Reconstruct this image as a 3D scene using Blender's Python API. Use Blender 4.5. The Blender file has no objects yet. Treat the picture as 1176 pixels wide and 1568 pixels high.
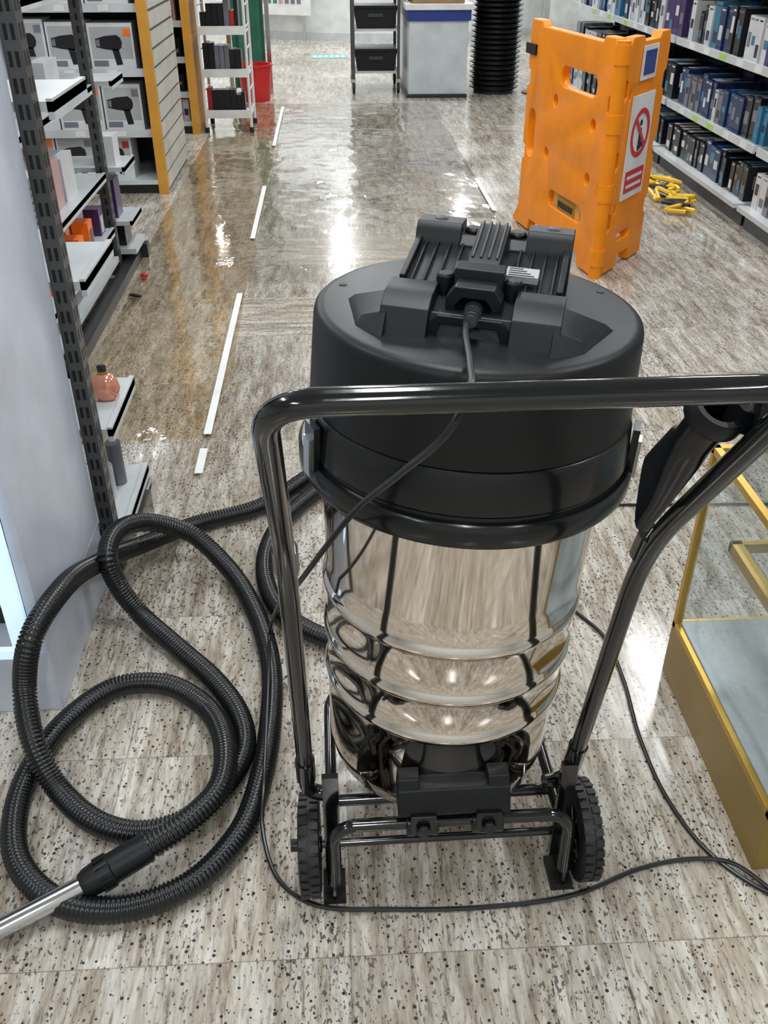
import bpy, bmesh, math, random
from mathutils import Vector, Matrix
from mathutils import noise as NZ
random.seed(7)
R=math.radians
# ------------------------------------------------------------------ materials
def new_mat(name):
    m=bpy.data.materials.new(name); m.use_nodes=True
    nt=m.node_tree; b=nt.nodes["Principled BSDF"]
    return m,nt,b
def mat(name,col,rough=.5,metal=0,coat=0,bump=0,bscale=200,var=.12,vscale=6,trans=0,emis=None,estr=0,alpha=1,spec=.5):
    m,nt,b=new_mat(name)
    b.inputs['Roughness'].default_value=rough; b.inputs['Metallic'].default_value=metal
    b.inputs['Specular IOR Level'].default_value=spec
    b.inputs['Coat Weight'].default_value=coat; b.inputs['Coat Roughness'].default_value=.08
    b.inputs['Transmission Weight'].default_value=trans; b.inputs['Alpha'].default_value=alpha
    tc=nt.nodes.new('ShaderNodeTexCoord')
    n=nt.nodes.new('ShaderNodeTexNoise'); n.inputs['Scale'].default_value=vscale; n.inputs['Detail'].default_value=4
    nt.links.new(tc.outputs['Object'],n.inputs['Vector'])
    r=nt.nodes.new('ShaderNodeValToRGB')
    r.color_ramp.elements[0].position=.3; r.color_ramp.elements[1].position=.7
    r.color_ramp.elements[0].color=tuple(c*(1-var) for c in col)+(1,)
    r.color_ramp.elements[1].color=tuple(min(1,c*(1+var)) for c in col)+(1,)
    nt.links.new(n.outputs['Fac'],r.inputs[0]); nt.links.new(r.outputs[0],b.inputs['Base Color'])
    if bump:
        n2=nt.nodes.new('ShaderNodeTexNoise'); n2.inputs['Scale'].default_value=bscale
        nt.links.new(tc.outputs['Object'],n2.inputs['Vector'])
        bp=nt.nodes.new('ShaderNodeBump'); bp.inputs['Strength'].default_value=bump; bp.inputs['Distance'].default_value=.002
        nt.links.new(n2.outputs['Fac'],bp.inputs['Height']); nt.links.new(bp.outputs[0],b.inputs['Normal'])
    if emis:
        b.inputs['Emission Color'].default_value=emis+(1,); b.inputs['Emission Strength'].default_value=estr
    return m

def floor_material():
    m,nt,b=new_mat('travertine_tiles'); N=nt.nodes; L=nt.links
    def mth(op,a,bb=None,c=None):
        n=N.new('ShaderNodeMath'); n.operation=op
        for i,v in enumerate((a,bb,c)):
            if v is None: continue
            if isinstance(v,(int,float)): n.inputs[i].default_value=v
            else: L.new(v,n.inputs[i])
        return n.outputs[0]
    def comb(x,y,z=0.):
        n=N.new('ShaderNodeCombineXYZ')
        for i,v in enumerate((x,y,z)):
            if isinstance(v,(int,float)): n.inputs[i].default_value=v
            else: L.new(v,n.inputs[i])
        return n.outputs[0]
    def noise(vec,sc=1,det=3,ro=.6):
        n=N.new('ShaderNodeTexNoise'); n.inputs['Scale'].default_value=sc; n.inputs['Detail'].default_value=det; n.inputs['Roughness'].default_value=ro
        L.new(vec,n.inputs['Vector']); return n.outputs['Fac']
    def ramp(f,stops):
        n=N.new('ShaderNodeValToRGB'); e=n.color_ramp.elements
        while len(e)<len(stops): e.new(.5)
        for i,(p,c) in enumerate(stops): e[i].position=p; e[i].color=tuple(c)+(1,)
        L.new(f,n.inputs[0]); return n.outputs[0]
    def mix(f,a,c,bt='MIX'):
        n=N.new('ShaderNodeMix'); n.data_type='RGBA'; n.blend_type=bt
        if isinstance(f,(int,float)): n.inputs[0].default_value=f
        else: L.new(f,n.inputs[0])
        for i,v in ((6,a),(7,c)):
            if isinstance(v,tuple): n.inputs[i].default_value=v+(1,)
            else: L.new(v,n.inputs[i])
        return n.outputs[2]
    tc=N.new('ShaderNodeTexCoord'); s=N.new('ShaderNodeSeparateXYZ'); L.new(tc.outputs['Object'],s.inputs[0])
    x,y=s.outputs[0],s.outputs[1]
    T=.46
    xs=mth('DIVIDE',mth('ADD',x,.01),T); ys=mth('DIVIDE',mth('ADD',y,.03),T)
    ix=mth('FLOOR',xs); iy=mth('FLOOR',ys); fx=mth('FRACT',xs); fy=mth('FRACT',ys)
    wn=N.new('ShaderNodeTexWhiteNoise'); wn.noise_dimensions='2D'; L.new(comb(ix,iy),wn.inputs['Vector'])
    rnd=wn.outputs['Value']
    off=mth('MULTIPLY',rnd,37.)
    swap=mth('GREATER_THAN',rnd,.93)
    def vec2(a,c):
        v1=comb(mth('MULTIPLY',x,a),mth('MULTIPLY',y,c),off); v2=comb(mth('MULTIPLY',y,a),mth('MULTIPLY',x,c),off)
        mv=N.new('ShaderNodeMix'); mv.data_type='VECTOR'; L.new(swap,mv.inputs[0]); L.new(v1,mv.inputs[4]); L.new(v2,mv.inputs[5]); return mv.outputs[1]
    st=noise(vec2(26.,3.2),1,6,.7)
    col=ramp(st,[(.30,(.18,.13,.085)),(.41,(.36,.30,.225)),(.5,(.49,.44,.365)),(.6,(.65,.62,.56)),(.72,(.44,.38,.31))])
    fine=noise(vec2(95.,14.),1,4,.75)
    col=mix(.9,col,ramp(fine,[(.34,(.30,.25,.21)),(.47,(.88,.86,.84)),(.7,(1.24,1.24,1.24))]),'MULTIPLY')
    cl=noise(comb(mth('MULTIPLY',x,5.),mth('MULTIPLY',y,1.2),off),1,3)
    col=mix(mth('MULTIPLY',cl,.28),col,(.42,.41,.39),'MIX')
    tb=mth('MULTIPLY_ADD',rnd,.18,.87)
    col=mix(1.,col,comb(tb,tb,tb),'MULTIPLY')
    po=noise(vec2(190.,85.),1,2,.5)
    cl2=noise(comb(mth('MULTIPLY',x,9.),mth('MULTIPLY',y,4.),off),1,2)
    pm=mth('GREATER_THAN',mth('MULTIPLY_ADD',cl2,.30,po),.775)
    col=mix(mth('MULTIPLY',pm,.8),col,(.04,.03,.022))
    vo=N.new('ShaderNodeTexVoronoi'); vo.inputs['Scale'].default_value=105; L.new(tc.outputs['Object'],vo.inputs['Vector'])
    hs=N.new('ShaderNodeSeparateColor'); L.new(vo.outputs['Color'],hs.inputs[0])
    sp=mth('MULTIPLY',mth('LESS_THAN',vo.outputs['Distance'],mth('MULTIPLY',hs.outputs[1],.36)),mth('GREATER_THAN',hs.outputs[0],.56))
    col=mix(mth('MULTIPLY',sp,.95),col,(.012,.011,.010))
    def edge(fv): return mth('LESS_THAN',mth('MINIMUM',fv,mth('SUBTRACT',1.,fv)),.0024)
    seam=mth('MAXIMUM',edge(fx),edge(fy))
    col=mix(mth('MULTIPLY',seam,.5),col,(.09,.075,.06))
    L.new(col,b.inputs['Base Color'])
    wet=noise(comb(mth('MULTIPLY',x,1.1),mth('MULTIPLY',y,.7),0.),1,3)
    rr=N.new('ShaderNodeMapRange'); rr.inputs[1].default_value=.38; rr.inputs[2].default_value=.62; rr.inputs[3].default_value=.07; rr.inputs[4].default_value=.30
    L.new(wet,rr.inputs[0]); L.new(rr.outputs[0],b.inputs['Roughness'])
    b.inputs['Specular IOR Level'].default_value=.65
    b.inputs['Coat Weight'].default_value=.12; b.inputs['Coat Roughness'].default_value=.05
    bp=N.new('ShaderNodeBump'); bp.inputs['Strength'].default_value=.14; bp.inputs['Distance'].default_value=.002
    hh=mth('SUBTRACT',noise(comb(mth('MULTIPLY',x,7.),mth('MULTIPLY',y,5.)),1,3),mth('ADD',mth('MULTIPLY',pm,.3),seam))
    L.new(hh,bp.inputs['Height']); L.new(bp.outputs[0],b.inputs['Normal'])
    return m

M={}
M['floor']=floor_material()
M['paint']=mat('black_gloss_paint',(.004,.005,.006),.13,coat=.5,bump=.05,bscale=60)
M['plastic']=mat('black_matt_plastic',(.0045,.0055,.007),.42,bump=.12,bscale=900,spec=.33)
M['plastic_gloss']=mat('black_satin_plastic',(.004,.005,.006),.22,coat=.15,spec=.4)
M['darkgrey']=mat('dark_grey_plastic',(.028,.031,.035),.4)
M['rubber']=mat('black_rubber',(.009,.009,.010),.55,bump=.3,bscale=400)
M['hose']=mat('black_hose',(.006,.007,.008),.24)
M['cable']=mat('black_cable',(.006,.007,.007),.35)
M['chrome']=mat('polished_steel',(.78,.72,.655),.07,metal=1,bump=.03,bscale=9,var=.05,vscale=3)
M['steel']=mat('brushed_steel',(.62,.62,.62),.18,metal=1)
M['white']=mat('white_laminate',(.55,.59,.68),.32)
M['marble']=mat('grey_marble',(.36,.38,.39),.2,var=.25,vscale=5)
M['whiteglow']=mat('lit_acrylic_edge',(.7,.8,.9),.3,emis=(.55,.80,1.),estr=1.0)
M['shelf']=mat('shelf_enamel',(.52,.55,.56),.3)
M['upright']=mat('galvanised_upright',(.10,.10,.097),.42,metal=.7)
M['dark']=mat('dark_metal',(.014,.015,.017),.4)
M['gold']=mat('brushed_gold',(.50,.31,.06),.3,metal=.75)
M['ochre']=mat('ochre_panel',(.25,.155,.018),.35)
M['wood']=mat('honey_edge',(.60,.29,.04),.4)
M['slat']=mat('slatwall_face',(.50,.48,.42),.4)
M['orange']=mat('orange_hdpe',(.84,.25,.001),.42,bump=.1,bscale=90,var=.10,spec=.35)
M['red']=mat('red_print',(.55,.015,.015),.35)
M['wprint']=mat('white_print',(.70,.70,.69),.4)
M['label']=mat('silver_label',(.38,.39,.40),.35)
M['tape']=mat('white_tape',(.95,.96,.95),.3)
M['wall']=mat('painted_wall',(.66,.68,.67),.6)
M['ceil']=mat('ceiling_tile',(.6,.6,.59),.8)
M['blue']=mat('blue_stripe',(.015,.04,.22),.3)
M['card']=mat('brown_cardboard',(.32,.20,.09),.7)
M['counter']=mat('counter_panel',(.50,.54,.56),.4)
M['teal']=mat('teal_sticker',(.12,.42,.36),.4)
M['greenc']=mat('green_curtain',(.05,.20,.13),.5)
M['pcolA']=mat('box_navy',(.010,.024,.09),.3)
M['pcolB']=mat('box_black',(.008,.008,.011),.3)
M['pcolC']=mat('box_white',(.62,.63,.65),.3)
M['pcolD']=mat('box_teal',(.03,.17,.30),.3)
M['pcolE']=mat('box_red',(.42,.02,.025),.3)
M['pcolF']=mat('box_grey',(.16,.17,.20),.3)
M['pcolG']=mat('box_pink',(.50,.30,.31),.3)
M['pcolH']=mat('box_purple',(.05,.02,.11),.3)
M['pcolI']=mat('box_orange',(.9,.18,.01),.35)
M['yellow']=mat('yellow_strap',(.75,.46,.02),.4)
M['green']=mat('lime_label',(.35,.6,.08),.4)
M['copper']=mat('copper_glass',(.75,.32,.22),.12,metal=.4)
M['tyre']=mat('tyre_rubber',(.008,.008,.009),.5,bump=.2,bscale=300)
def glass(name,col,a,bmp,k,sc=7):
    m,nt,b=new_mat(name); N=nt.nodes; L=nt.links
    out=N['Material Output']; t=N.new('ShaderNodeBsdfTransparent'); t.inputs[0].default_value=col+(1,)
    g=N.new('ShaderNodeBsdfGlossy'); g.inputs['Roughness'].default_value=.05
    lw_=N.new('ShaderNodeLayerWeight'); pw=N.new('ShaderNodeMath'); pw.operation='POWER'; pw.inputs[1].default_value=3.5
    L.new(lw_.outputs['Facing'],pw.inputs[0])
    mx=N.new('ShaderNodeMixShader'); ad=N.new('ShaderNodeMath'); ad.operation='MULTIPLY_ADD'; ad.inputs[1].default_value=k; ad.inputs[2].default_value=a
    L.new(pw.outputs[0],ad.inputs[0]); L.new(ad.outputs[0],mx.inputs[0]); L.new(t.outputs[0],mx.inputs[1]); L.new(g.outputs[0],mx.inputs[2]); L.new(mx.outputs[0],out.inputs[0])
    tc=N.new('ShaderNodeTexCoord'); n=N.new('ShaderNodeTexNoise'); n.inputs['Scale'].default_value=sc; n.inputs['Detail'].default_value=5
    L.new(tc.outputs['Object'],n.inputs['Vector']); bp=N.new('ShaderNodeBump'); bp.inputs['Strength'].default_value=bmp; bp.inputs['Distance'].default_value=.02
    L.new(n.outputs['Fac'],bp.inputs['Height']); L.new(bp.outputs[0],g.inputs['Normal'])
    return m
M['glass']=glass('case_glass',(.86,.91,.92),.12,.01,.5)
M['film']=glass('clear_film',(.94,.89,.79),.07,.35,.8,4)
M['film2']=glass('clear_film_wet',(.96,.95,.93),.07,.32,.8,3)

# ------------------------------------------------------------------ mesh builder
class MB:
    def __init__(s): s.v=[];s.f=[];s.mi=[];s.mats=[]
    def m(s,k):
        if k not in s.mats: s.mats.append(k)
        return s.mats.index(k)
    def add(s,vs,fs,k,X=None):
        o=len(s.v)
        for v in vs: s.v.append((X@Vector(v)) if X is not None else Vector(v))
        i=s.m(k)
        for f in fs: s.f.append([o+a for a in f]); s.mi.append(i)
    def box(s,x0,x1,y0,y1,z0,z1,k,X=None):
        vs=[(x,y,z) for z in (z0,z1) for y in (y0,y1) for x in (x0,x1)]
        s.add(vs,[(0,2,3,1),(4,5,7,6),(0,1,5,4),(2,6,7,3),(0,4,6,2),(1,3,7,5)],k,X)
    def prism(s,poly,a0,a1,k,axis='x',X=None):
        n=len(poly); vs=[]
        for a in (a0,a1):
            for (p,q) in poly:
                vs.append({'x':(a,p,q),'y':(p,a,q),'z':(p,q,a)}[axis])
        fs=[tuple(range(n))[::-1],tuple(range(n,2*n))]+[(i,(i+1)%n,n+(i+1)%n,n+i) for i in range(n)]
        s.add(vs,fs,k,X)
    def lathe(s,prof,k,seg=64,X=None):
        vs=[];fs=[];n=len(prof)
        for i in range(seg):
            a=2*math.pi*i/seg
            for (r,z) in prof: vs.append((r*math.cos(a),r*math.sin(a),z))
        for i in range(seg):
            j=(i+1)%seg
            for q in range(n-1):
                a,b,c,d=i*n+q,j*n+q,j*n+q+1,i*n+q+1
                if prof[q][0]<1e-6: fs.append((a,c,d))
                elif prof[q+1][0]<1e-6: fs.append((a,b,c))
                else: fs.append((a,b,c,d))
        s.add(vs,fs,k,X)
    def cyl(s,p,q,r,k,r2=None,seg=24):
        p=Vector(p);q=Vector(q);d=q-p;l=d.length
        X=Matrix.Translation(p)@d.to_track_quat('Z','Y').to_matrix().to_4x4()
        r2=r if r2 is None else r2
        s.lathe([(0,0),(r,0),(r2,l),(0,l)],k,seg,X)
    def tube(s,pts,r,k,seg=12,step=.012,closed=False,smooth=True,rf=None):
        P=resample(pts,step) if smooth else [Vector(p) for p in pts]
        n=len(P); T=[]
        for i in range(n):
            a=P[i-1] if i>0 else P[0]; b=P[i+1] if i<n-1 else P[-1]
            T.append((b-a).normalized())
        up=Vector((0,0,1)) if abs(T[0].z)<.9 else Vector((1,0,0))
        nrm=(up-T[0]*up.dot(T[0])).normalized(); vs=[]; fs=[]
        for i in range(n):
            nrm=(nrm-T[i]*nrm.dot(T[i])).normalized(); bn=T[i].cross(nrm)
            rr=rf(i,n) if rf else r
            for j in range(seg):
                a=2*math.pi*j/seg
                vs.append(P[i]+nrm*(rr*math.cos(a))+bn*(rr*math.sin(a)))
        for i in range(n-1):
            for j in range(seg):
                k2=(j+1)%seg
                fs.append((i*seg+j,i*seg+k2,(i+1)*seg+k2,(i+1)*seg+j))
        fs.append(tuple(range(seg))[::-1]); fs.append(tuple((n-1)*seg+j for j in range(seg)))
        s.add(vs,fs,k)
    def build(s,name,parent=None,loc=(0,0,0),rot=(0,0,0),bevel=0,bseg=2,ang=35):
        me=bpy.data.meshes.new(name); me.from_pydata([tuple(v) for v in s.v],[],s.f)
        for k in s.mats: me.materials.append(M[k])
        me.polygons.foreach_set('material_index',s.mi)
        me.update()
        bm=bmesh.new(); bm.from_mesh(me); bmesh.ops.recalc_face_normals(bm,faces=bm.faces); bm.to_mesh(me); bm.free()
        me.polygons.foreach_set('use_smooth',[True]*len(me.polygons)); me.set_sharp_from_angle(angle=R(ang))
        o=bpy.data.objects.new(name,me); bpy.context.collection.objects.link(o)
        o.location=loc; o.rotation_euler=rot; o.parent=parent
        if bevel:
            b=o.modifiers.new('bevel','BEVEL'); b.width=bevel; b.segments=bseg; b.limit_method='ANGLE'; b.angle_limit=R(35); b.harden_normals=True
        return o
def resample(pts,step):
    P=[Vector(p) for p in pts]; P=[P[0]*2-P[1]]+P+[P[-1]*2-P[-2]]
    D=[]
    for i in range(1,len(P)-2):
        p0,p1,p2,p3=P[i-1:i+3]
        t0=0; t1=t0+max(1e-5,(p1-p0).length)**.5; t2=t1+max(1e-5,(p2-p1).length)**.5; t3=t2+max(1e-5,(p3-p2).length)**.5
        for q in range(24):
            t=t1+(t2-t1)*q/24
            A1=p0*((t1-t)/(t1-t0))+p1*((t-t0)/(t1-t0)); A2=p1*((t2-t)/(t2-t1))+p2*((t-t1)/(t2-t1)); A3=p2*((t3-t)/(t3-t2))+p3*((t-t2)/(t3-t2))
            B1=A1*((t2-t)/(t2-t0))+A2*((t-t0)/(t2-t0)); B2=A2*((t3-t)/(t3-t1))+A3*((t-t1)/(t3-t1))
            D.append(B1*((t2-t)/(t2-t1))+B2*((t-t1)/(t2-t1)))
    D.append(P[-2]); out=[D[0]]; acc=0
    tot=sum((D[i+1]-D[i]).length for i in range(len(D)-1)); n=max(2,int(tot/step)); st=tot/n; tgt=st
    for i in range(len(D)-1):
        l=(D[i+1]-D[i]).length
        while acc+l>=tgt-1e-9 and len(out)<n:
            out.append(D[i].lerp(D[i+1],(tgt-acc)/l if l>0 else 0)); tgt+=st
        acc+=l
    out.append(D[-1]); return out
def empty(name,loc=(0,0,0),rot=(0,0,0),parent=None):
    o=bpy.data.objects.new(name,None); o.location=loc; o.rotation_euler=rot; o.parent=parent; o.empty_display_size=.1
    bpy.context.collection.objects.link(o); return o

# ------------------------------------------------------------------ room
XL,XR,YB,YF,ZC=-4.6,4.6,-3.2,16.6,3.0
b=MB(); b.box(XL,XR,YB,YF,-.1,0,'floor'); b.build('floor')
b=MB(); b.box(XL,XR,YB,YF,ZC,ZC+.1,'ceil'); b.build('ceiling')
b=MB(); b.box(XL-.1,XL,YB,YF,0,ZC,'wall'); b.build('wall_left')
b=MB(); b.box(XR,XR+.1,YB,YF,0,ZC,'wall'); b.build('wall_right')
b=MB(); b.box(XL,XR,YF,YF+.1,0,ZC,'wall'); b.build('wall_back')
b=MB(); b.box(XL,XR,YB-.1,YB,0,ZC,'wall'); b.build('wall_front')
LP=[(x,y) for y in (-1.6,1.4,4.4,7.4,10.4,13.6,15.4) for x in (-1.9,.1,2.1)]  # farthest row is added to brighten the back wall and far floor reflections
for (x,y) in LP:
    e=empty('ceiling_light_fixture',(x,y,ZC))
    q=MB(); q.box(-.16,.16,-.66,.66,-.05,0,'white'); q.build('housing',e)
    l=bpy.data.lights.new('tube','AREA'); l.shape='RECTANGLE'; l.size=.16; l.size_y=1.2; l.energy=50 if y<9 else 66; l.color=(.94,.975,1.)
    o=bpy.data.objects.new('tube',l); o.parent=e; o.location=(0,0,-.06); bpy.context.collection.objects.link(o)
w=bpy.data.worlds.new('World'); bpy.context.scene.world=w; w.use_nodes=True
w.node_tree.nodes['Background'].inputs[0].default_value=(.5,.55,.6,1); w.node_tree.nodes['Background'].inputs[1].default_value=.1

# ------------------------------------------------------------------ vacuum cleaner
VAC=empty('wet_dry_vacuum_cleaner',(.1652,1.243,0),(0,0,R(1)))
TK=empty('tank_group',(-.008,0,0),(0,R(2.4),0),VAC)
b=MB()
def bead(z,r): return [(r,z-.014),(r+.0015,z-.011),(r+.0055,z-.005),(r+.0062,z),(r+.0055,z+.005),(r+.0015,z+.011),(r,z+.014)]
prof=[(0,.135),(.15,.135),(.178,.142),(.196,.165),(.203,.2),(.206,.30)]+bead(.355,.207)+[(.209,.40)]+bead(.445,.210)+[(.212,.49)]+bead(.545,.213)+[(.2145,.60),(.2145,.601),(.219,.72),(.222,.79)]
b.lathe(prof,'chrome',128); tank=b.build('steel_tank',TK,ang=50)
b=MB()
b.lathe([(.225,.765),(.252,.768),(.257,.776),(.257,.800),(.252,.806),(.245,.806),(.244,.812),(.247,.816),(.243,.87),(.240,.878),(.236,.880),(.2,.88)],'plastic_gloss',128)
b.lathe([(.20,.872),(.2385,.880),(.2395,.886),(.2370,.95),(.2345,1.002),(.2325,1.010),(.228,1.0145),(.219,1.0165),(.1,1.019),(0,1.019)],'plastic',128)
for a in (200,340):
    X=Matrix.Rotation(R(a),4,'Z')
    b.box(.246,.256,-.018,.018,.80,.87,'plastic_gloss',X); b.box(.256,.261,-.011,.011,.79,.85,'steel',X)
b.build('lid_and_collar',TK,ang=40)
LD=empty('motor_housing',(.004,-.002,1.018),(0,0,R(-17)),TK); LD.scale=(.92,1,1)
b=MB()
b.prism([(.12,-.004),(.118,.055),(.07,.058),(-.08,.030),(-.115,.024),(-.135,-.004)],-.118,.118,'plastic')
for sx in (-1,1):
    x0,x1=sorted((sx*.052,sx*.124))
    b.prism([(.145,-.004),(.140,.068),(.130,.084),(.085,.087),(.074,.078),(.066,.05),(.066,-.004)],x0,x1,'plastic')
    b.lathe([(0,.0885),(.008,.0885),(.011,.086),(.011,.07)],'darkgrey',20,Matrix.Translation((sx*.09,.11,0)))
    x0,x1=sorted((sx*.058,sx*.128))
    b.prism([(-.050,-.004),(-.052,.040),(-.066,.048),(-.112,.046),(-.135,.032),(-.150,-.004)],x0,x1,'plastic')
    for i,xx in enumerate((.046,.066,.086,.104)):
        b.prism([(.07,.05),(.07,.064),(-.045,.042),(-.052,.03)],sx*xx-.0022,sx*xx+.0022,'plastic')
    b.prism([(.075,.04),(.075,.070),(-.05,.048),(-.05,.02)],*sorted((sx*.112,sx*.121)),'plastic')
    b.add([(sx*.118,-.035,-.003),(sx*.205,-.035,-.003),(sx*.165,-.135,-.003),(sx*.118,-.165,-.003),(sx*.118,-.045,.028),(sx*.190,-.045,.010),(sx*.158,-.118,.010),(sx*.118,-.140,.028)],
          [(0,1,5,4),(1,2,6,5),(2,3,7,6),(4,5,6,7),(0,4,7,3),(0,3,2,1)],'plastic')
b.prism([(.138,-.004),(.134,.060),(.122,.070),(.085,.072),(.07,.06),(.07,-.004)],-.054,.054,'plastic')
for x in (-.035,.035): b.lathe([(0,.079),(.011,.079),(.015,.075),(.015,.05)],'plastic',20,Matrix.Translation((x,.105,0)))
b.prism([(.100,.05),(.098,.084),(.09,.090),(.07,.090),(-.035,.068),(-.045,.060),(-.045,.03)],-.024,.024,'plastic')
for x in (-.018,-.006,.006,.018): b.prism([(.088,.085),(.085,.096),(-.02,.075),(-.02,.065)],x-.002,x+.002,'darkgrey')
b.prism([(-.035,.02),(-.037,.066),(-.045,.074),(-.066,.070),(-.072,.02)],-.036,.036,'plastic')
for x in (-.05,.05): b.lathe([(0,.060),(.010,.060),(.013,.056),(.013,.02)],'plastic',20,Matrix.Translation((x,-.058,0)))
b.prism([(-.040,.0),(-.040,.043),(-.028,.058),(.028,.058),(.040,.043),(.040,0),(.026,0),(.026,.032),(.016,.043),(-.016,.043),(-.026,.032),(-.026,0)],-.105,-.070,'plastic','y')
b.prism([(-.06,-.002),(-.048,-.002),(-.04,.016),(.04,.016),(.048,-.002),(.06,-.002),(.06,.012),(.046,.028),(-.046,.028),(-.06,.012)],-.135,-.128,'plastic','y')
b.build('housing_shell',LD,bevel=.0035,bseg=3)
b=MB()
sl=math.atan2(.028,.15)
X=Matrix.Translation((.056,-.015,.0485))@Matrix.Rotation(sl,4,'X')
b.box(-.022,.026,-.012,.013,0,.0095,'label',X)
for i in range(4): b.box(-.018,.02-.006*i,-.010+.006*i,-.008+.006*i,.0095,.010,'plastic',X)
b.box(-.098,-.086,-.01,.010,.0,.009,'label',X)
b.build('rating_label',LD)
b=MB(); b.cyl((0,-.085,.022),(.004,-.15,.030),.013,'darkgrey',.0075)
for i in range(5):
    t=i/5; b.cyl((.004*t,-.09-.06*t,.0224+.008*t),(.004*t,-.096-.06*t,.0229+.008*t),.0145-.005*t,'darkgrey')
b.build('cable_strain_relief',LD)
b=MB()
for a,rr in ((112,.205),(18,.205),(158,.205)):
    X=Matrix.Translation((rr*math.cos(R(a)),rr*math.sin(R(a)),1.0165)); b.lathe([(0,.0012),(.006,.0012),(.006,0)],'rubber',20,X)
b.build('lid_screws',TK)
def arc(c,a,bv,n=6):
    return [c+a*(1-t)**2+bv*t**2 for t in [i/n for i in range(n+1)]]
def fillet(P,rad,n=6):
    P=[Vector(p) for p in P]; out=[P[0]]
    for i in range(1,len(P)-1):
        r=rad[i-1] if isinstance(rad,list) else rad
        a=(P[i-1]-P[i]).normalized()*r; c=(P[i+1]-P[i]).normalized()*r
        out+=arc(P[i],a,c,n)
    out.append(P[-1]); return out
hc=-.015; hw=.230
HP=[(hc-.185,-.175,.205),(hc-hw,-.165,.20),(hc-hw,-.305,.80),(hc-hw+.002,-.52,1.126),(hc+hw+.036,-.52,1.126),(hc+hw,-.305,.80),(hc+hw,-.165,.20),(hc+.185,-.175,.205)]
b=MB(); b.tube(fillet(HP,[.035,.10,.055,.055,.10,.035],8),.0135,'paint',16,smooth=False)
for sx in (-1,1):
    x=hc+sx*hw
    b.cyl((x,-.300,.785),(x,-.318,.83),.0165,'paint'); b.cyl((x,-.175,.25),(x,-.19,.31),.0165,'paint')
b.build('push_handle',VAC,ang=60)
b=MB()
for sx in (-1,1):
    x=sx*.205
    b.box(x-.014,x+.014,-.198,-.186,.03,.27,'paint'); b.box(x-.02,x+.02,-.25,-.186,.0,.014,'rubber')
    b.prism([(-.25,.012),(-.25,.07),(-.215,.12),(-.186,.12),(-.186,.012)],x-.003,x+.003,'paint')
    b.tube(fillet([(x,-.19,.12),(x,.16,.115),(x*.55,.22,.115)],.05),.011,'paint',12,smooth=False)
    b.tube(fillet([(x,-.24,.05),(x,-.235,.185),(x*.8,-.232,.19)],.04),.0115,'paint',12,smooth=False)
b.tube([(-.17,-.232,.19),(.17,-.232,.19)],.0115,'paint',12)
b.tube([(-.27,-.189,.09),(.27,-.189,.09)],.008,'paint',12)
b.tube([(-.205,-.12,.12),(.205,-.12,.12)],.011,'paint',12); b.tube([(-.205,.12,.12),(.205,.12,.12)],.011,'paint',12); b.tube([(-.12,.22,.115),(.12,.22,.115)],.011,'paint',12)
b.build('frame',VAC,bevel=.001)
b=MB()
b.prism([(-.195,.225),(-.195,.268),(-.205,.276),(-.235,.272),(-.250,.242),(-.250,.225)],-.094,.094,'plastic')
for x in (-.075,.075): b.prism([(-.19,.262),(-.2,.292),(-.225,.288),(-.24,.26)],x-.018,x+.018,'plastic')
for x in (-.052,.058):
    for d in (-.02,0,.02):
        b.cyl((x+d-.007,-.236,.193),(x+d+.007,-.236,.193),.022,'plastic_gloss')
    b.box(x-.022,x+.022,-.258,-.225,.188,.232,'plastic_gloss')
    b.cyl((x,-.258,.205),(x,-.268,.205),.012,'plastic_gloss')
b.build('tipping_clamp',VAC,bevel=.003)
def wheel(name,x,s):
    b=MB(); X=Matrix.Translation((x,-.189,.09))@Matrix.Rotation(R(90),4,'Y')
    b.lathe([(.050,-.017),(.074,-.019),(.084,-.016),(.088,-.009),(.088,.009),(.084,.016),(.074,.019),(.050,.017)],'tyre',64,X)
    b.lathe([(0,-.010),(.014,-.022),(.02,-.012),(.040,-.008),(.050,-.014),(.056,-.019),(.056,.019),(.05,.014),(.04,.008),(.02,.012),(.014,.022),(0,.022)],'plastic_gloss',48,X)
    for i in range(30):
        for r_,o in ((-.0095,0),(.0095,.5)):
            Y=X@Matrix.Rotation(2*math.pi*(i+o)/30,4,'Z'); b.box(.086,.0905,-.006,.006,r_-.007,r_+.007,'tyre',Y)
    for i in range(5):
        Y=X@Matrix.Rotation(2*math.pi*i/5,4,'Z'); b.box(.015,.05,-.005,.005,-.015,.015,'plastic_gloss',Y)
    b.cyl((x+s*.02,-.189,.09),(x+s*.034,-.189,.09),.011,'plastic_gloss')
    b.build(name,VAC,bevel=0)
wheel('wheel_left',-.246,-1); wheel('wheel_right',.246,1)
for n,sx in (('caster_left',-1),('caster_right',1)):
    b=MB(); x=sx*.13
    b.lathe([(0,-.012),(.03,-.012),(.036,-.008),(.036,.008),(.03,.012),(0,.012)],'rubber',32,Matrix.Translation((x,.24,.036))@Matrix.Rotation(R(90),4,'Y'))
    b.box(x-.02,x-.014,.215,.255,.03,.09,'steel'); b.box(x+.014,x+.02,.215,.255,.03,.09,'steel'); b.box(x-.02,x+.02,.205,.255,.085,.105,'steel')
    b.build(n,VAC)
b=MB()
A=Vector((.212,-.43,1.062)); B=Vector((.188,-.340,.895))
ax=(B-A).normalized(); sd=Vector((-.35,-.55,-.78)); sd=(sd-ax*sd.dot(ax)).normalized(); nn=ax.cross(sd)
rings=[(0,.026,.026,0),(.02,.027,.027,0),(.022,.023,.023,0),(.06,.022,.022,0),(.08,.028,.020,-.004),(.14,.050,.013,-.006),(.185,.056,.011,-.008)]
vs=[];fs=[];sg=28
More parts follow.
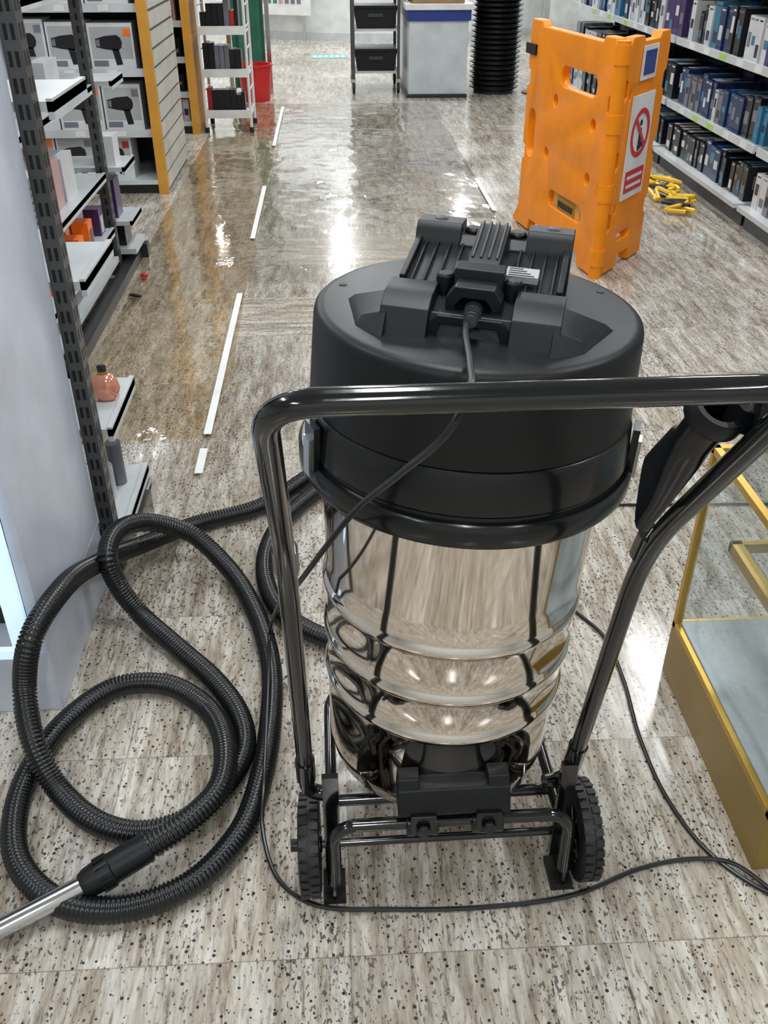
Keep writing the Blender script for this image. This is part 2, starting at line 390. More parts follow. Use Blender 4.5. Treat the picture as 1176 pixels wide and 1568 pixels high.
for (d,wx,wn_,o) in rings:
    for j in range(sg):
        a=2*math.pi*j/sg; c,s_=math.cos(a),math.sin(a)
        e=.5 if d>.075 else 1
        vs.append(A+ax*d+sd*(wx*math.copysign(abs(c)**e,c)+o)+nn*(wn_*math.copysign(abs(s_)**e,s_)))
for i in range(len(rings)-1):
    for j in range(sg): fs.append((i*sg+j,i*sg+(j+1)%sg,(i+1)*sg+(j+1)%sg,(i+1)*sg+j))
fs.append(tuple((len(rings)-1)*sg+j for j in range(sg)))
b.add(vs,fs,'plastic_gloss')
b.lathe([(.020,.03),(.021,-.004),(.029,-.006),(.032,0),(.032,.016),(.029,.02),(.026,.02)],'plastic',32,Matrix.Translation(A)@ax.to_track_quat('Z','Y').to_matrix().to_4x4())
b.box(.01,.05,-.014,.014,-.012,.012,'plastic_gloss',Matrix.Translation(A+Vector((0,-.01,.0)))@Matrix.Rotation(R(20),4,'Y'))
b.cyl(A+Vector((.045,-.02,-.02)),A+Vector((.045,-.02,.02)),.02,'plastic_gloss')
b.build('crevice_tool',VAC,ang=40)

# ------------------------------------------------------------------ hose (floor coordinates in metres)
HO=[(.113,1.784,.03),(.012,1.654,.03),(-.066,1.686,.03),(-.164,1.785,.03),(-.215,1.965,.03),(-.189,2.156,.03),(-.089,2.336,.03),(.011,2.458,.03),(.05,2.546,.03),(.002,2.549,.03),(-.101,2.44,.03),(-.242,2.272,.03),(-.422,2.186,.03),
(-.5575,2.040,.06),(-.603,1.847,.15),(-.600,1.557,.29),(-.627,1.420,.28),(-.655,1.390,.17),(-.6285,1.306,.10),(-.581,1.249,.035),(-.487,1.166,.028),
(-.402,1.139,.028),(-.319,1.163,.028),(-.252,1.243,.028),(-.221,1.339,.03),(-.239,1.433,.03),(-.301,1.543,.028),(-.406,1.665,.03),(-.509,1.772,.05),(-.5505,1.790,.12),(-.566,1.80,.20),(-.560,1.876,.215),(-.5066,2.005,.16),(-.412,2.048,.09),(-.310,1.960,.04),
(-.225,1.776,.03),(-.178,1.585,.03),(-.170,1.420,.03),(-.181,1.260,.03),(-.213,1.128,.03),(-.295,1.021,.03),(-.414,.980,.028),(-.527,1.004,.028),(-.615,1.089,.028),(-.651,1.204,.028),(-.646,1.323,.03),(-.604,1.443,.03),(-.520,1.537,.028),(-.411,1.538,.028),(-.314,1.457,.035),(-.252,1.296,.078),(-.254,1.186,.085),(-.306,1.113,.085),(-.378,1.068,.072)]
WA=[(-.391,1.062,.068),(-.469,1.020,.052),(-.548,.984,.037),(-.700,.905,.021)]
CA=[(-.135,1.496,.30),(-.183,1.66,.062),(-.178,1.531,.062),(-.174,1.345,.062),(-.171,1.209,.062),(-.172,1.141,.03),(-.140,1.044,.005),(-.074,.988,.005),(.065,.971,.005),(.239,.967,.005),(.395,.983,.005),(.528,1.030,.005),(.631,1.045,.005),(.699,1.0275,.012),(.77,.957,.005),(.95,.85,.005)]
CB=[(1.315,2.241,.005),(1.140,2.250,.005),(.807,2.264,.005),(.653,2.283,.005),(.50,2.12,.005),(.4826,1.994,.005),(.577,1.778,.005),(.626,1.675,.005),(.633,1.5257,.005),(.6197,1.3466,.005),(.627,1.190,.005),(.663,1.065,.005),(.7246,.985,.005),(.788,.94,.005),(.98,.80,.005)]
HE=empty('vacuum_hose')
b=MB(); r0=.0245
b.tube(HO+[WA[0]],r0,'hose',14,step=.0021,rf=lambda i,n:(r0,r0-.0005,r0-.0046,r0-.0005)[i%4])
b.build('corrugated_hose',HE,ang=180)
b=MB(); p=Vector(WA[0]);q=Vector(WA[1]);d=(q-p).normalized()
b.tube([p-d*.025,p+d*.02,p+d*.045,p+d*.047,q,q+d*.012],.025,'plastic',28,smooth=False,rf=lambda i,n:(.027,.028,.028,.031,.026,.021)[i])
X=Matrix.Translation(p+d*.048)@d.to_track_quat('Z','Y').to_matrix().to_4x4()
for i in range(14):
    Y=X@Matrix.Rotation(2*math.pi*i/14,4,'Z'); b.box(.027,.032,-.0025,.0025,0,.022,'plastic',Y)
b.build('hose_cuff',HE,ang=40)
b=MB(); b.tube([q,WA[2],WA[3]],.018,'steel',28); b.build('chrome_wand',HE,ang=60)
def lw(x,y,z):
    c,s_=math.cos(R(1)),math.sin(R(1)); return (.1652+c*x-s_*y,1.243+s_*x+c*y,z)
C1=[lw(-.005,-.14,1.045),lw(-.018,-.22,1.06),lw(-.035,-.36,1.085),lw(-.05,-.45,1.095),lw(-.07,-.47,1.068),lw(-.11,-.40,.98),lw(-.156,-.315,.88),lw(-.246,-.16,.643)]+CA
b=MB(); b.tube(C1,.0042,'cable',8,step=.01); b.build('power_cable')
b=MB(); b.tube(CB,.0042,'cable',8,step=.01); b.build('power_cable.001')

# ------------------------------------------------------------------ display helpers
def row(b,axis,p0,p1,front,sgn,z,hr,wr,dr,pal,gap=.004,lab=True,fillp=.95):
    p=p0; k=random.choice(pal); h=random.uniform(*hr); w0=random.uniform(*wr); run=0
    while p<p1-wr[0]:
        if run<=0: k=random.choice(pal); h=random.uniform(*hr); w0=random.uniform(*wr); run=random.randint(1,4)
        run-=1
        w=min(w0,p1-p); d=random.uniform(*dr)
        if random.random()<fillp:
            f=front+sgn*random.uniform(0,.02)
            a0,a1=p,p+w-gap; c0,c1=sorted((f,f+sgn*d))
            lk=random.choice(['pcolC','pcolF','pcolD','pcolC'] if k in('pcolA','pcolB','pcolH') else ['pcolA','pcolF','pcolB','pcolD'])
            m1,m2=a0+(a1-a0)*.2,a0+(a1-a0)*.8; l1=random.uniform(.1,.5); l2=l1+random.uniform(.15,.35)
            e0,e1=sorted((f,f-sgn*.0012))
            if axis=='y':
                b.box(c0,c1,a0,a1,z,z+h,k)
                if lab:
                    b.box(e0,e1,m1,m2,z+h*l1,z+h*l2,lk); b.box(e0,e1,m1,m2,z+h*.90,z+h*.94,lk); b.box(c0+.03,c1-.05,m1,m2,z+h,z+h+.001,lk)
                    b.box(c0+.04,c1-.04,a0-.001,a0,z+h*.35,z+h*.75,lk)
            else:
                b.box(a0,a1,c0,c1,z,z+h,k)
                if lab: b.box(m1,m2,e0,e1,z+h*l1,z+h*l2,lk)
        p+=w
dark=['pcolA','pcolB','pcolA','pcolB','pcolA','pcolF','pcolD','pcolC','pcolB']
mixp=['pcolC','pcolC','pcolG','pcolE','pcolB','pcolF','pcolB','pcolA']
top=['pcolC','pcolC','pcolB','pcolC','pcolA','pcolB','pcolD','pcolF','pcolA','pcolH']
def gond_right(y0,y1):
    E=empty('display_shelving',(0,0,0)); b=MB()
    b.box(2.74,2.78,y0,y1,0,2.1,'dark')
    b.box(2.30,2.74,y0,y1,0,.10,'dark'); b.box(2.24,2.74,y0+.005,y1-.005,.10,.125,'shelf')
    for z in (.42,.80,1.18,1.56):
        b.box(2.30,2.74,y0+.005,y1-.005,z-.02,z,'shelf'); b.box(2.285,2.30,y0+.005,y1-.005,z-.03,z+.012,'shelf')
        for i in range(5):
            yy=y0+.1+i*(y1-y0-.2)/5; b.box(2.283,2.285,yy,yy+.09,z-.026,z+.006,random.choice(['wprint','green','wprint']))
    for y in (y0,y1-.03): b.box(2.70,2.74,y,y+.03,0,2.1,'upright')
    b.build('shelf_frame',E)
    b=MB()
    for z,hr in ((.125,(.15,.20)),(.42,(.17,.24)),(.80,(.17,.26)),(1.18,(.15,.25)),(1.56,(.2,.3))):
        row(b,'y',y0+.04,y1-.03,2.33 if z>.2 else 2.30,1,z,hr,(.05,.10),(.18,.28),dark if z<.7 else top)
        row(b,'y',y0+.04,y1-.03,2.62,1,z,hr,(.08,.12),(.06,.07),['pcolB','pcolA'],lab=False)
    b.build('boxed_products',E)
for y0,y1 in ((2.4,3.75),(3.76,5.10),(5.14,6.66),(6.7,8.2),(8.24,9.7)): gond_right(y0,y1)
E=empty('open_shelf_unit'); b=MB()
for (y0,y1,xr) in ((3.2,4.43,-1.05),(4.54,4.80,-.985)):
    b.box(-1.6,xr,y0,y1,.08,.105,'shelf')
    for z in (.24,.49,.86,1.24,1.62):
        b.box(-1.6,xr,y0,y1,z-.02,z,'shelf'); b.box(xr-.012,xr,y0,y1,z-.035,z+.004,'shelf')
b.box(-1.60,-.97,4.74,4.80,0,.07,'dark'); b.box(-1.6,-1.0,3.2,3.25,0,.08,'dark')
b.box(-1.05,-1.0,3.2,4.8,0,.05,'dark')
for (x,y) in ((-1.10,4.46),(-1.60,4.46),(-1.6,3.16)):
    b.box(x,x+.045,y,y+.05,0,2.1,'upright')
    for i in range(42):
        b.box(x+.045,x+.0456,y+.012,y+.020,.1+i*.048,.128+i*.048,'plastic'); b.box(x+.045,x+.0456,y+.034,y+.042,.1+i*.048,.128+i*.048,'plastic')
        b.box(x+.02,x+.03,y-.0006,y,.1+i*.048,.128+i*.048,'plastic')
b.build('shelf_frame',E)
b=MB()
b.box(-1.44,-1.20,3.36,3.60,.86,1.14,'pcolC'); b.box(-1.1985,-1.1975,3.40,3.56,.90,1.08,'pcolF'); b.box(-1.28,-1.14,3.66,3.90,.86,1.16,'pcolC'); b.box(-1.1385,-1.1375,3.69,3.87,.92,1.08,'pcolF'); b.box(-1.5,-1.3,3.8,4.1,.86,1.2,'pcolC'); b.box(-1.26,-1.12,4.0,4.2,.86,1.0,'pcolC')
b.box(-1.36,-1.10,3.40,3.66,.49,.71,'pcolC'); b.box(-1.355,-1.105,3.3985,3.4,.52,.67,'pcolF'); b.box(-1.28,-1.10,3.72,3.88,.49,.68,'pcolG'); b.box(-1.26,-1.10,3.92,4.10,.49,.66,'pcolC'); b.box(-1.0995,-1.0985,3.44,3.62,.51,.69,'pcolF')
for i in range(6): b.box(-1.098,-1.0975,3.46,3.60-.02*(i%3),.525+i*.025,.533+i*.025,'pcolB')
for i,(xx,yy,k) in enumerate(((-1.2,3.40,'pcolE'),(-1.14,3.50,'pcolI'),(-1.22,3.62,'pcolH'),(-1.13,3.70,'pcolI'),(-1.24,3.82,'pcolE'),(-1.12,3.90,'pcolI'),(-1.2,4.0,'pcolI'),(-1.12,4.08,'pcolI'),(-1.18,4.2,'pcolI'),(-1.12,4.3,'pcolH'))):
    h=(.10,.07,.14,.09,.13,.10,.15,.12,.09,.12)[i]; b.box(xx-.03,xx+.04,yy,yy+.08,.24,.24+h,k); b.box(xx+.0405,xx+.041,yy+.015,yy+.065,.25,.24+h*.7,random.choice(['pcolC','pcolB','yellow']))
b.box(-1.12,-1.06,4.6,4.72,.24,.42,'pcolH'); b.box(-1.12,-1.03,4.58,4.7,.49,.62,'pcolC'); b.box(-1.14,-1.04,4.6,4.74,.105,.2,'pcolB')
row(b,'y',3.3,4.4,-1.15,-1,1.24,(.15,.25),(.1,.2),(.1,.15),mixp)
b.build('boxed_products',E,bevel=.003)
E=empty('narrow_shelf_unit'); b=MB()
for z in (.12,.40,.78,1.16):
    b.box(-.95,-.575,2.07,2.38,z-.02,z,'shelf'); b.box(-.588,-.575,2.07,2.38,z-.035,z+.006,'shelf')
b.box(-.95,-.56,2.30,2.37,0,.08,'steel'); b.box(-.95,-.60,2.07,2.12,0,.1,'dark')
b.box(-.635,-.598,2.01,2.055,0,2.2,'upright')
for i in range(44):
    for dx in (.008,.022): b.box(-.635+dx,-.628+dx,2.0092,2.01,.08+i*.048,.108+i*.048,'plastic')
    for dy in (.01,.03): b.box(-.598,-.5974,2.01+dy,2.018+dy,.08+i*.048,.108+i*.048,'plastic')
b.build('shelf_frame',E)
b=MB(); b.cyl((-.66,2.2,.12),(-.66,2.2,.22),.03,'pcolC'); b.cyl((-.64,2.28,.12),(-.64,2.28,.25),.022,'pcolF'); b.build('cosmetic_bottles',E)
b=MB(); X=Matrix.Translation((-.622,2.24,.402))@Matrix.Scale(.6,4,(0,1,0))
b.lathe([(0,0),(.022,0),(.034,.012),(.041,.034),(.036,.056),(.022,.070),(.010,.074),(0,.074)],'copper',32,X); b.lathe([(.012,.074),(.012,.094),(.010,.098),(0,.098)],'dark',24,X); b.lathe([(.014,.074),(.014,.080),(.009,.081)],'gold',24,X)
b.build('perfume_bottle')
E=empty('lit_display_cabinet'); b=MB()
b.box(-1.7,-.635,1.50,2.0,0,.17,'white'); b.box(-.66,-.635,1.50,2.0,.17,2.2,'white'); b.box(-1.7,-.66,1.95,2.0,.17,2.2,'white')
b.box(-1.7,-.66,1.50,1.95,2.15,2.2,'white'); b.box(-.70,-.66,1.485,1.50,.17,2.2,'whiteglow'); b.box(-1.7,-.66,1.485,1.50,.165,.19,'whiteglow')
b.box(-1.7,-.66,1.60,1.95,.17,.20,'dark'); b.box(-1.7,-.66,1.9,1.95,.2,2.1,'dark')
for z in (.45,.75,1.05): b.box(-1.7,-.66,1.55,1.95,z-.015,z,'dark')
b.build('cabinet',E,bevel=.002)
b=MB()
for z in (.2,.45,.75,1.05): row(b,'x',-1.5,-.7,1.6,1,z,(.08,.2),(.07,.12),(.1,.15),['pcolA','pcolB','pcolC','pcolF','pcolG'])
b.build('boxed_products',E)
def cross(name,y0,x0,x1,d,pal,slat,levels):
    E=empty(name); b=MB()
    b.box(x0,x1,y0+d-.03,y0+d,0,2.05,'dark'); b.box(x0,x1,y0+.03,y0+d-.03,0,.06,'dark'); b.box(x0,x1,y0,y0+d-.03,.06,.085,'shelf')
    for z in levels:
        b.box(x0,x1,y0+.04,y0+d-.03,z-.02,z,'shelf'); b.box(x0,x1,y0+.03,y0+.04,z-.035,z+.01,'shelf')
        for i in range(5):
            xx=x1-.22-i*.25; b.box(xx,xx+.06,y0+.028,y0+.03,z-.028,z+.004,'wprint')
    if slat:
        b.box(x1,x1+.06,y0-.0,y0+.03,0,2.05,'wood'); b.box(x1,x1+.05,y0+.03,y0+.95,0,2.05,'dark'); b.box(x1,x1+.055,y0+.93,y0+.97,0,2.05,'wood')
        z=.03
        while z<2.0: b.box(x1+.05,x1+.062,y0+.03,y0+.93,z,z+.082,'slat'); z+=.10
    b.build('shelf_frame',E); return E
E=cross('end_display_shelving',6.03,-2.9,-1.11,.6,None,True,(.37,.71,1.05,1.4))
b=MB()
def P2(cx,cz,pts,y,k,s=1.):
    b.prism([(cx+s*px,cz+s*pz) for px,pz in pts],y,y+.001,k,'y')
for z in (.085,.37,.71,1.05,1.4):
    p=-1.15-(.10 if z<.1 else 0)
    while p>-2.7:
        w=random.uniform(.23,.28); h=random.uniform(.24,.28); x0=p-w; b.box(x0,p-.01,6.10,6.3,z,z+h,'pcolC')
        cx=x0+w*.5-.01; cz=z+h*.58; F=6.0985
        b.box(x0+.012,p-.022,F,6.10,z+.06,z+h-.02,random.choice(['label','pcolG','label']))
        # printed hair dryer: body, nozzle, rear cap, handle
        P2(cx,cz,[(-.085,-.022),(-.085,.022),(-.03,.036),(.04,.042),(.062,.025),(.068,0),(.062,-.025),(.04,-.042),(-.03,-.034)],F-.0012,'pcolB')
        P2(cx,cz,[(.005,-.03),(.045,-.035),(.058,-.115),(.022,-.118)],F-.0012,'pcolB')
        P2(cx,cz,[(-.082,-.016),(-.082,.016),(-.062,.02),(-.062,-.02)],F-.0024,'pcolF')
        b.box(x0+.015,x0+.10,F-.001,F,z+.02,z+.05,'pcolF'); b.box(p-.065,p-.025,F-.001,F,z+h-.07,z+h-.03,random.choice(['pcolI','pcolE','pcolF']))
        p-=w
b.build('hair_dryer_boxes',E)
E=cross('end_display_shelving.001',7.95,-2.9,-1.13,.5,None,False,(.3,.55,.8,1.05,1.3))
b=MB(); b.box(-1.13,-1.07,7.93,8.43,0,2.05,'wood')
for z in (.085,.3,.55,.8,1.05,1.3): row(b,'x',-2.85,-1.15,8.02,1,z,(.1,.18),(.05,.09),(.08,.1),['pcolE','pcolB','pcolG','pcolB','pcolC','pcolE'])
b.build('hanging_products',E)
E=empty('white_display_rack'); b=MB()
for x in (-1.02,-.66):
    for y in (8.0,8.4): b.tube([(x,y,0.04),(x,y,1.5)],.012,'wprint',8); b.cyl((x,y,0),(x,y,.04),.018,'rubber')
for z in (.12,.42,.72,1.02,1.32):
    b.box(-1.02,-.66,8.0,8.4,z-.008,z,'wprint'); b.box(-1.02,-.66,7.985,7.995,z-.01,z+.05,'wprint')
for i in range(9):
    for x in (-1.02,-.66): b.box(x-.004,x+.004,8.0,8.4,.15+i*.15,.158+i*.15,'wprint')
b.build('rack_frame',E)
b=MB()
for z in (.12,.42,.72,1.02,1.32): row(b,'x',-1.0,-.68,8.02,1,z,(.14,.24),(.03,.05),(.1,.2),['pcolE','pcolB','pcolF','pcolB','pcolB'],lab=False)
b.build('packaged_products',E)
b=MB(); b.lathe([(0,0),(.13,0),(.16,.30),(.17,.30),(.17,.315),(.15,.315),(.12,.02),(0,.02)],'red',32,Matrix.Translation((-.72,9.55,0))); b.build('red_waste_bin')
b=MB()
pts=[(-.95+.035*i, 9.95+.03*math.sin(i*1.9)) for i in range(10)]
poly=pts+[(x,y+.015) for x,y in pts[::-1]]
b.prism(poly,.05,2.4,'greenc','z'); b.box(-1.0,-.58,9.94,9.99,2.4,2.44,'steel'); b.box(-1.0,-.96,9.94,9.99,0,2.44,'steel'); b.box(-.62,-.58,9.94,9.99,0,2.44,'steel'); b.build('green_curtain')
E=empty('utility_cart',(0,0,0)); b=MB()
x0,x1,y0,y1=.22,.66,9.9,10.5
for x in (x0,x1):
    for y in (y0,y1): b.box(x-.014,x+.014,y-.014,y+.014,.12,1.0,'upright')
for z in (.18,.55,.92):
    b.box(x0,x1,y0,y1,z,z+.02,'shelf')
    b.prism([(x0+.04,z+.02),(x1-.04,z+.02),(x1-.01,z+.2),(x0+.01,z+.2)],y0+.03,y1-.03,'plastic','y'); b.box(x0-.002,x1+.002,y0+.01,y0+.03,z+.195,z+.215,'plastic')
    b.box(x0+.15,x1-.15,y0+.005,y0+.03,z+.12,z+.15,'darkgrey')
for x in (x0,x1):
    for y in (y0,y1):
        b.lathe([(0,-.013),(.042,-.013),(.05,-.008),(.05,.008),(.042,.013),(0,.013)],'rubber',24,Matrix.Translation((x,y,.05))@Matrix.Rotation(R(90),4,'Y')); b.box(x-.02,x+.02,y-.02,y+.02,.1,.13,'steel'); b.box(x-.02,x-.015,y-.015,y+.015,.04,.11,'steel'); b.box(x+.015,x+.02,y-.015,y+.015,.04,.11,'steel')
b.build('cart_body',E)
b=MB(); b.box(.74,1.30,9.62,10.9,.03,.66,'counter'); b.box(.72,1.31,9.6,10.92,0,.03,'dark'); b.box(.72,1.32,9.6,10.92,.66,.75,'blue'); b.box(.70,1.34,9.58,10.94,.75,.80,'wprint'); b.box(.78,1.26,9.66,10.6,.80,.9,'card'); b.box(.72,1.28,9.64,10.7,.9,.94,'card')
b.build('service_counter',bevel=.004)
b=MB()
for i in range(24):
    z=.02+i*.045; b.lathe([(.19,z),(.2,z+.004),(.235,z+.028),(.245,z+.03),(.245,z+.038),(.225,z+.038),(.19,z+.01)],'plastic_gloss',28,Matrix.Translation((1.62,9.95,0)))
b.lathe([(0,0),(.2,0),(.2,1.0),(0,1.0)],'dark',24,Matrix.Translation((1.62,9.95,0))); b.build('shopping_basket_stack')
b=MB(); b.tube([(2.03,9.85,.015),(2.05,9.87,.5),(2.07,9.9,1.4)],.018,'shelf',10); b.lathe([(0,0),(.14,0),(.14,.012),(0,.02)],'dark',24,Matrix.Translation((2.03,9.85,0))); b.build('display_pole')
b=MB(); n=30; inner=[];outer=[]
for i in range(n+1):
    a=R(200+140*i/n); outer.append((.9+2.6*math.cos(a),16.3+1.9*math.sin(a))); inner.append((.9+2.5*math.cos(a),16.3+1.8*math.sin(a)))
b.prism(outer+inner[::-1],0,1.25,'wall','z'); b.prism([(x,y-.01) for x,y in outer]+inner[::-1],0,.1,'shelf','z'); b.build('curved_counter')
b=MB(); X=Matrix.Translation((-.72,14.62,0))@Matrix.Rotation(R(-22),4,'Z')
b.box(-.5,.5,-.02,0,.32,.95,'wprint',X)
for i in range(9): b.box(-.42+i*.09,-.36+i*.09,-.024,-.02,.46,.46+random.uniform(.05,.1),random.choice(['greenc','pcolF','pcolG']),X)
b.box(-.1,.4,-.024,-.02,.7,.9,'pcolG',X); b.box(-.42,-.38,-.02,0,0,.32,'steel',X); b.box(.38,.42,-.02,0,0,.32,'steel',X); b.build('promotional_poster')
b=MB(); b.box(-.25,.20,12.6,12.95,0.001,.003,'teal')
for i in range(6): b.box(-.22+i*.07,-.18+i*.07,12.7,12.85,.003,.0035,'wprint')
b.build('floor_sticker')
# ------------------------------------------------------------------ orange barrier
def panel(name,parent,W,H,holes,loc,rz,notch,foot):
    out=[(.0,.0),(.16,.0),(.17,.06),(W-.17,.06),(W-.16,0),(W,0),(W,.1)]
    for z in notch: out+=[(W,z),(W-.03,z+.015),(W-.03,z+.075),(W,z+.09)]
    out+=[(W,H-.05),(W-.02,H),(W-.12,H),(W-.14,H-.025),(.16,H-.025),(.14,H),(.02,H),(0,H-.03)]
    for z in notch[::-1]: out+=[(0,z+.09),(.03,z+.075),(.03,z+.015),(0,z)]
    out+=[(0,.1)]
    if foot: out+=[(-.06,.03),(-.06,0)]
    q=MB(); q.prism(out,-.024,.024,'orange','y'); o=q.build(name,None)
    c=MB()
    for (cx,cz,w,h) in holes:
        r=min(w,h)/2; P=[]
        for i in range(24):
            a=2*math.pi*(i+.5)/24; P.append((cx+r*math.cos(a)+math.copysign(w/2-r,math.cos(a)),cz+r*math.sin(a)+math.copysign(h/2-r,math.sin(a))))
        c.prism(P,-.1,.1,'orange','y')
    co=c.build('cutter',None)
    bo=o.modifiers.new('b','BOOLEAN'); bo.operation='DIFFERENCE'; bo.object=co; bo.solver='EXACT'
    bv=o.modifiers.new('bevel','BEVEL'); bv.width=.006; bv.segments=2; bv.limit_method='ANGLE'; bv.angle_limit=R(40)
    dg=bpy.context.evaluated_depsgraph_get(); me=bpy.data.meshes.new_from_object(o.evaluated_get(dg))
    o.modifiers.clear(); o.data=me; bpy.data.objects.remove(co)
    o.parent=parent; o.rotation_euler=(0,0,rz); o.location=loc
    return o
E=empty('folding_safety_barrier',(1.255,4.311,0))
dA=Vector((1.058-1.255,5.292-4.311)); dB=Vector((1.575-1.255,4.716-4.311))
aA=math.atan2(-dA.y,-dA.x); HA=1.035
panel('panel_wide',E,.97,HA,[(.62,.82,.40,.095),(.10,.50,.095,.24),(.60,.24,.40,.08),(.38,.70,.055,.055),(.82,.66,.055,.055),(.32,.44,.055,.055),(.82,.42,.055,.055)],(dA.x*.98,dA.y*.98,0.008),aA,[.35,.72],True)
aB=math.atan2(dB.y,dB.x)
panel('panel_narrow',E,.47,HA,[(.06,.3,.03,.05),(.06,.8,.03,.05),(.2,.15,.16,.04)],(dB.x*.06,dB.y*.06,0.008),aB,[.20,.48,.78],False)
b=MB()
b.cyl((0,0,.0),(0,0,HA),.030,'orange')
for z in (.1,.4,.7,.98): b.cyl((0,0,z-.04),(0,0,z+.04),.036,'orange')
XB=Matrix.Rotation(aB,4,'Z')
XA=Matrix.Translation((dA.x*.98,dA.y*.98,0))@Matrix.Rotation(aA,4,'Z')
b.box(.12,.38,-.032,-.026,.34,.80,'wprint',XB)
Q=XB@Matrix.Translation((.25,-.033,.63))@Matrix.Rotation(R(90),4,'X')
b.lathe([(.085,0),(.085,.002),(.108,.002),(.108,0)],'red',36,Q); b.box(-.095,.095,-.011,.011,.0005,.003,'red',Q@Matrix.Rotation(R(-45),4,'Z'))
b.box(-.012,.014,-.05,.02,0,.001,'plastic',Q); b.lathe([(0,.001),(.014,.001),(.014,0)],'plastic',16,Q@Matrix.Translation((0,.045,0))); b.box(-.035,.035,-.075,-.045,0,.001,'plastic',Q@Matrix.Rotation(R(20),4,'Z'))
b.box(.14,.36,-.034,-.032,.37,.47,'red',XB)
for i in range(2): b.box(.16,.34,-.035,-.034,.39+i*.04,.405+i*.04,'wprint',XB)
b.box(.17,.34,-.032,-.026,.86,1.0,'wprint',XB); b.box(.19,.32,-.034,-.032,.88,.98,'blue',XB)
b.box(.44,.76,-.008,-.002,.195,.285,'wood',XA); b.box(.50,.70,-.015,-.008,.205,.275,'gold',XA)
for i in range(6): b.box(.515+i*.03,.535+i*.03,-.017,-.015,.225,.255,'plastic',XA)
b.box(-.03,.10,-.034,-.024,.88,.93,'plastic',XA)
b.build('hinge_and_signs',E,bevel=.001)
b=MB()
for k in range(16):
    x,y=2.08+random.uniform(-.06,.04),6.25-k*.055+random.uniform(-.04,.04)
    P=[Vector((min(2.21,x+random.uniform(-.1,.1)),y+random.uniform(-.12,.12),.014+random.uniform(0,.05))) for _ in range(5)]
    b.tube(P,.013,['yellow','yellow','pcolB','yellow'][k%4],6)
b.build('yellow_strap_pile')
# ------------------------------------------------------------------ gold case
E=empty('glass_display_case'); b=MB()
x0,x1,y0,y1,zt,zb=.735,1.45,1.02,1.56,.60,.135
b.box(x0,x1,y0,y1,0,zb,'ochre'); b.box(x0+.012,x1-.012,y0+.012,y1-.012,zb,zb+.02,'marble')
for x in (x0,x1-.016):
    for y in (y0,y1-.016): b.box(x,x+.016,y,y+.016,zb,zt,'gold')
for z in (zb,zt-.016):
    b.box(x0,x1,y0,y0+.016,z,z+.016,'gold'); b.box(x0,x1,y1-.016,y1,z,z+.016,'gold'); b.box(x0,x0+.016,y0,y1,z,z+.016,'gold'); b.box(x1-.016,x1,y0,y1,z,z+.016,'gold')
b.box(x0+.07,x0+.095,y0+.016,y1-.03,.36,.385,'gold'); b.box(x0+.07,x1-.03,y0+.016,y0+.03,.36,.385,'gold'); b.box(x0+.07,x1-.03,y1-.045,y1-.03,.36,.385,'gold')
b.box(x1-.03,x1-.02,y0+.02,y1-.02,zb+.02,zt-.02,'marble')
b.build('case_frame',E,bevel=.0015)
b=MB()
def quad(b,P,k): b.add(P,[(0,1,2,3)],k)
quad(b,[(x0+.006,y0,zb+.015),(x0+.006,y1,zb+.015),(x0+.006,y1,zt-.01),(x0+.006,y0,zt-.01)],'glass')
quad(b,[(x0,y1-.008,zb+.015),(x1,y1-.008,zb+.015),(x1,y1-.008,zt-.01),(x0,y1-.008,zt-.01)],'glass')
quad(b,[(x0,y0+.008,zb+.015),(x1,y0+.008,zb+.015),(x1,y0+.008,zt-.01),(x0,y0+.008,zt-.01)],'glass')
quad(b,[(x0,y0,zt-.008),(x1,y0,zt-.008),(x1,y1,zt-.008),(x0,y1,zt-.008)],'glass')
quad(b,[(x0+.08,y0+.02,.386),(x1-.03,y0+.02,.386),(x1-.03,y1-.035,.386),(x0+.08,y1-.035,.386)],'glass')
b.build('glass_panes',E)
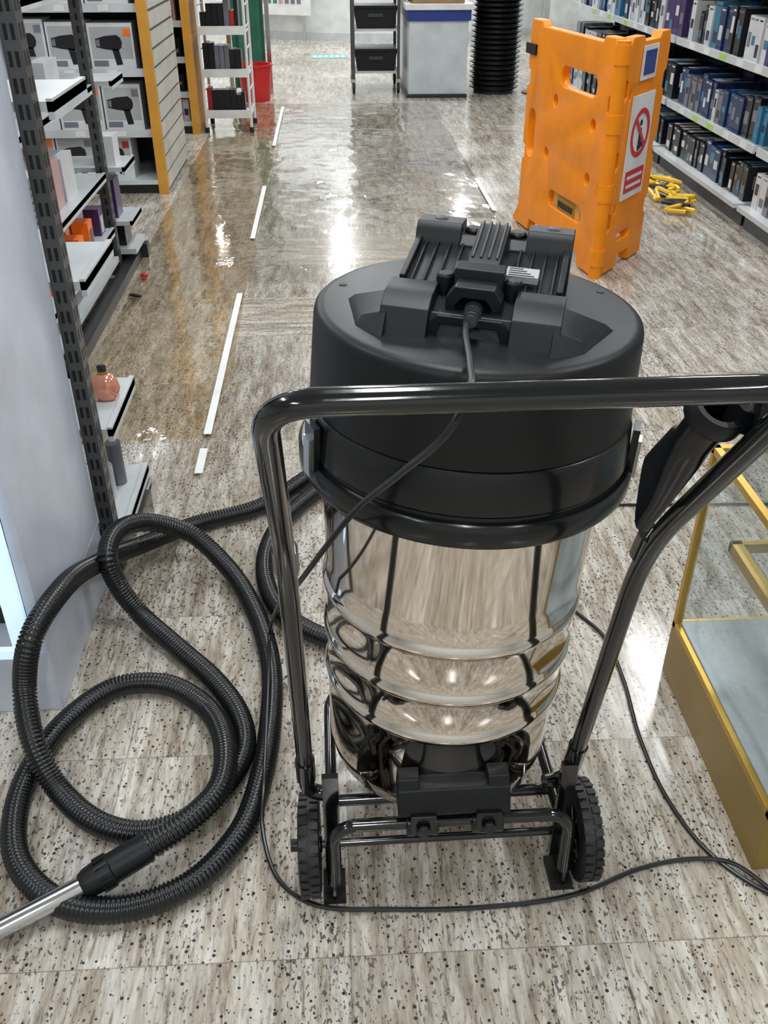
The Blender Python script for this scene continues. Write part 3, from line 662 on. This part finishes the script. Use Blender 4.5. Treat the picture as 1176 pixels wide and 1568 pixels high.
# ------------------------------------------------------------------ film, tape, debris
def film(name,xa,xb,ya,yb,nx,ny,k,zo,amp):
    me=bpy.data.meshes.new(name); bm=bmesh.new()
    g=[]
    for j in range(ny+1):
        r_=[]
        for i in range(nx+1):
            X_=xa+(xb-xa)*i/nx; Y_=ya+(yb-ya)*j/ny
            z=zo+amp*max(0,NZ.noise(Vector((X_*9,Y_*5,zo*100))))+amp*.6*max(0,NZ.noise(Vector((X_*22+Y_*9,Y_*12,3))))
            ed=.04*NZ.noise(Vector((Y_*2.,X_,7)))
            r_.append(bm.verts.new((X_+(ed if i==nx else 0),Y_+(ed if j in (0,ny) else 0),z)))
        g.append(r_)
    for j in range(ny):
        for i in range(nx): bm.faces.new((g[j][i],g[j][i+1],g[j+1][i+1],g[j+1][i]))
    for f_ in bm.faces: f_.smooth=True
    bm.to_mesh(me); bm.free(); me.materials.append(M[k]); o=bpy.data.objects.new(name,me); bpy.context.collection.objects.link(o)
film('protective_floor_film',-1.0,-.43,2.75,9.3,26,200,'film',.003,.005)
film('protective_floor_film.001',-.43,.95,4.3,9.3,60,200,'film2',.0025,.007)
b=MB()
for (a,c) in ((2.50,2.66),(2.76,4.14),(5.0,6.15),(7.4,9.1)): b.box(-.466,-.440,a,c,.013,.0138,'tape')
b.box(.935,.96,5.5,6.3,.011,.0118,'tape')
b.build('floor_tape')
b=MB(); b.lathe([(0,0),(.018,0),(.02,.012),(0,.018)],'red',16,Matrix.Translation((-.935,4.407,.011))); b.build('red_bottle_cap')
b=MB(); b.box(-.03,.03,-.01,.01,0,.01,'pcolB',Matrix.Translation((-.93,4.126,.011))@Matrix.Rotation(R(-30),4,'Z')); b.build('floor_debris',bevel=.002)

# ------------------------------------------------------------------ camera
cd=bpy.data.cameras.new('cam'); cd.sensor_fit='VERTICAL'; cd.sensor_height=24; cd.sensor_width=18; cd.lens=24*1400/1568
cam=bpy.data.objects.new('camera',cd); bpy.context.collection.objects.link(cam); cam.location=(0,0,1.48); cam.rotation_euler=(R(90-33.1),0,R(-3))
bpy.context.scene.camera=cam
vs=bpy.context.scene.view_settings
vs.view_transform='Standard'; vs.look='None'; vs.exposure=-.56
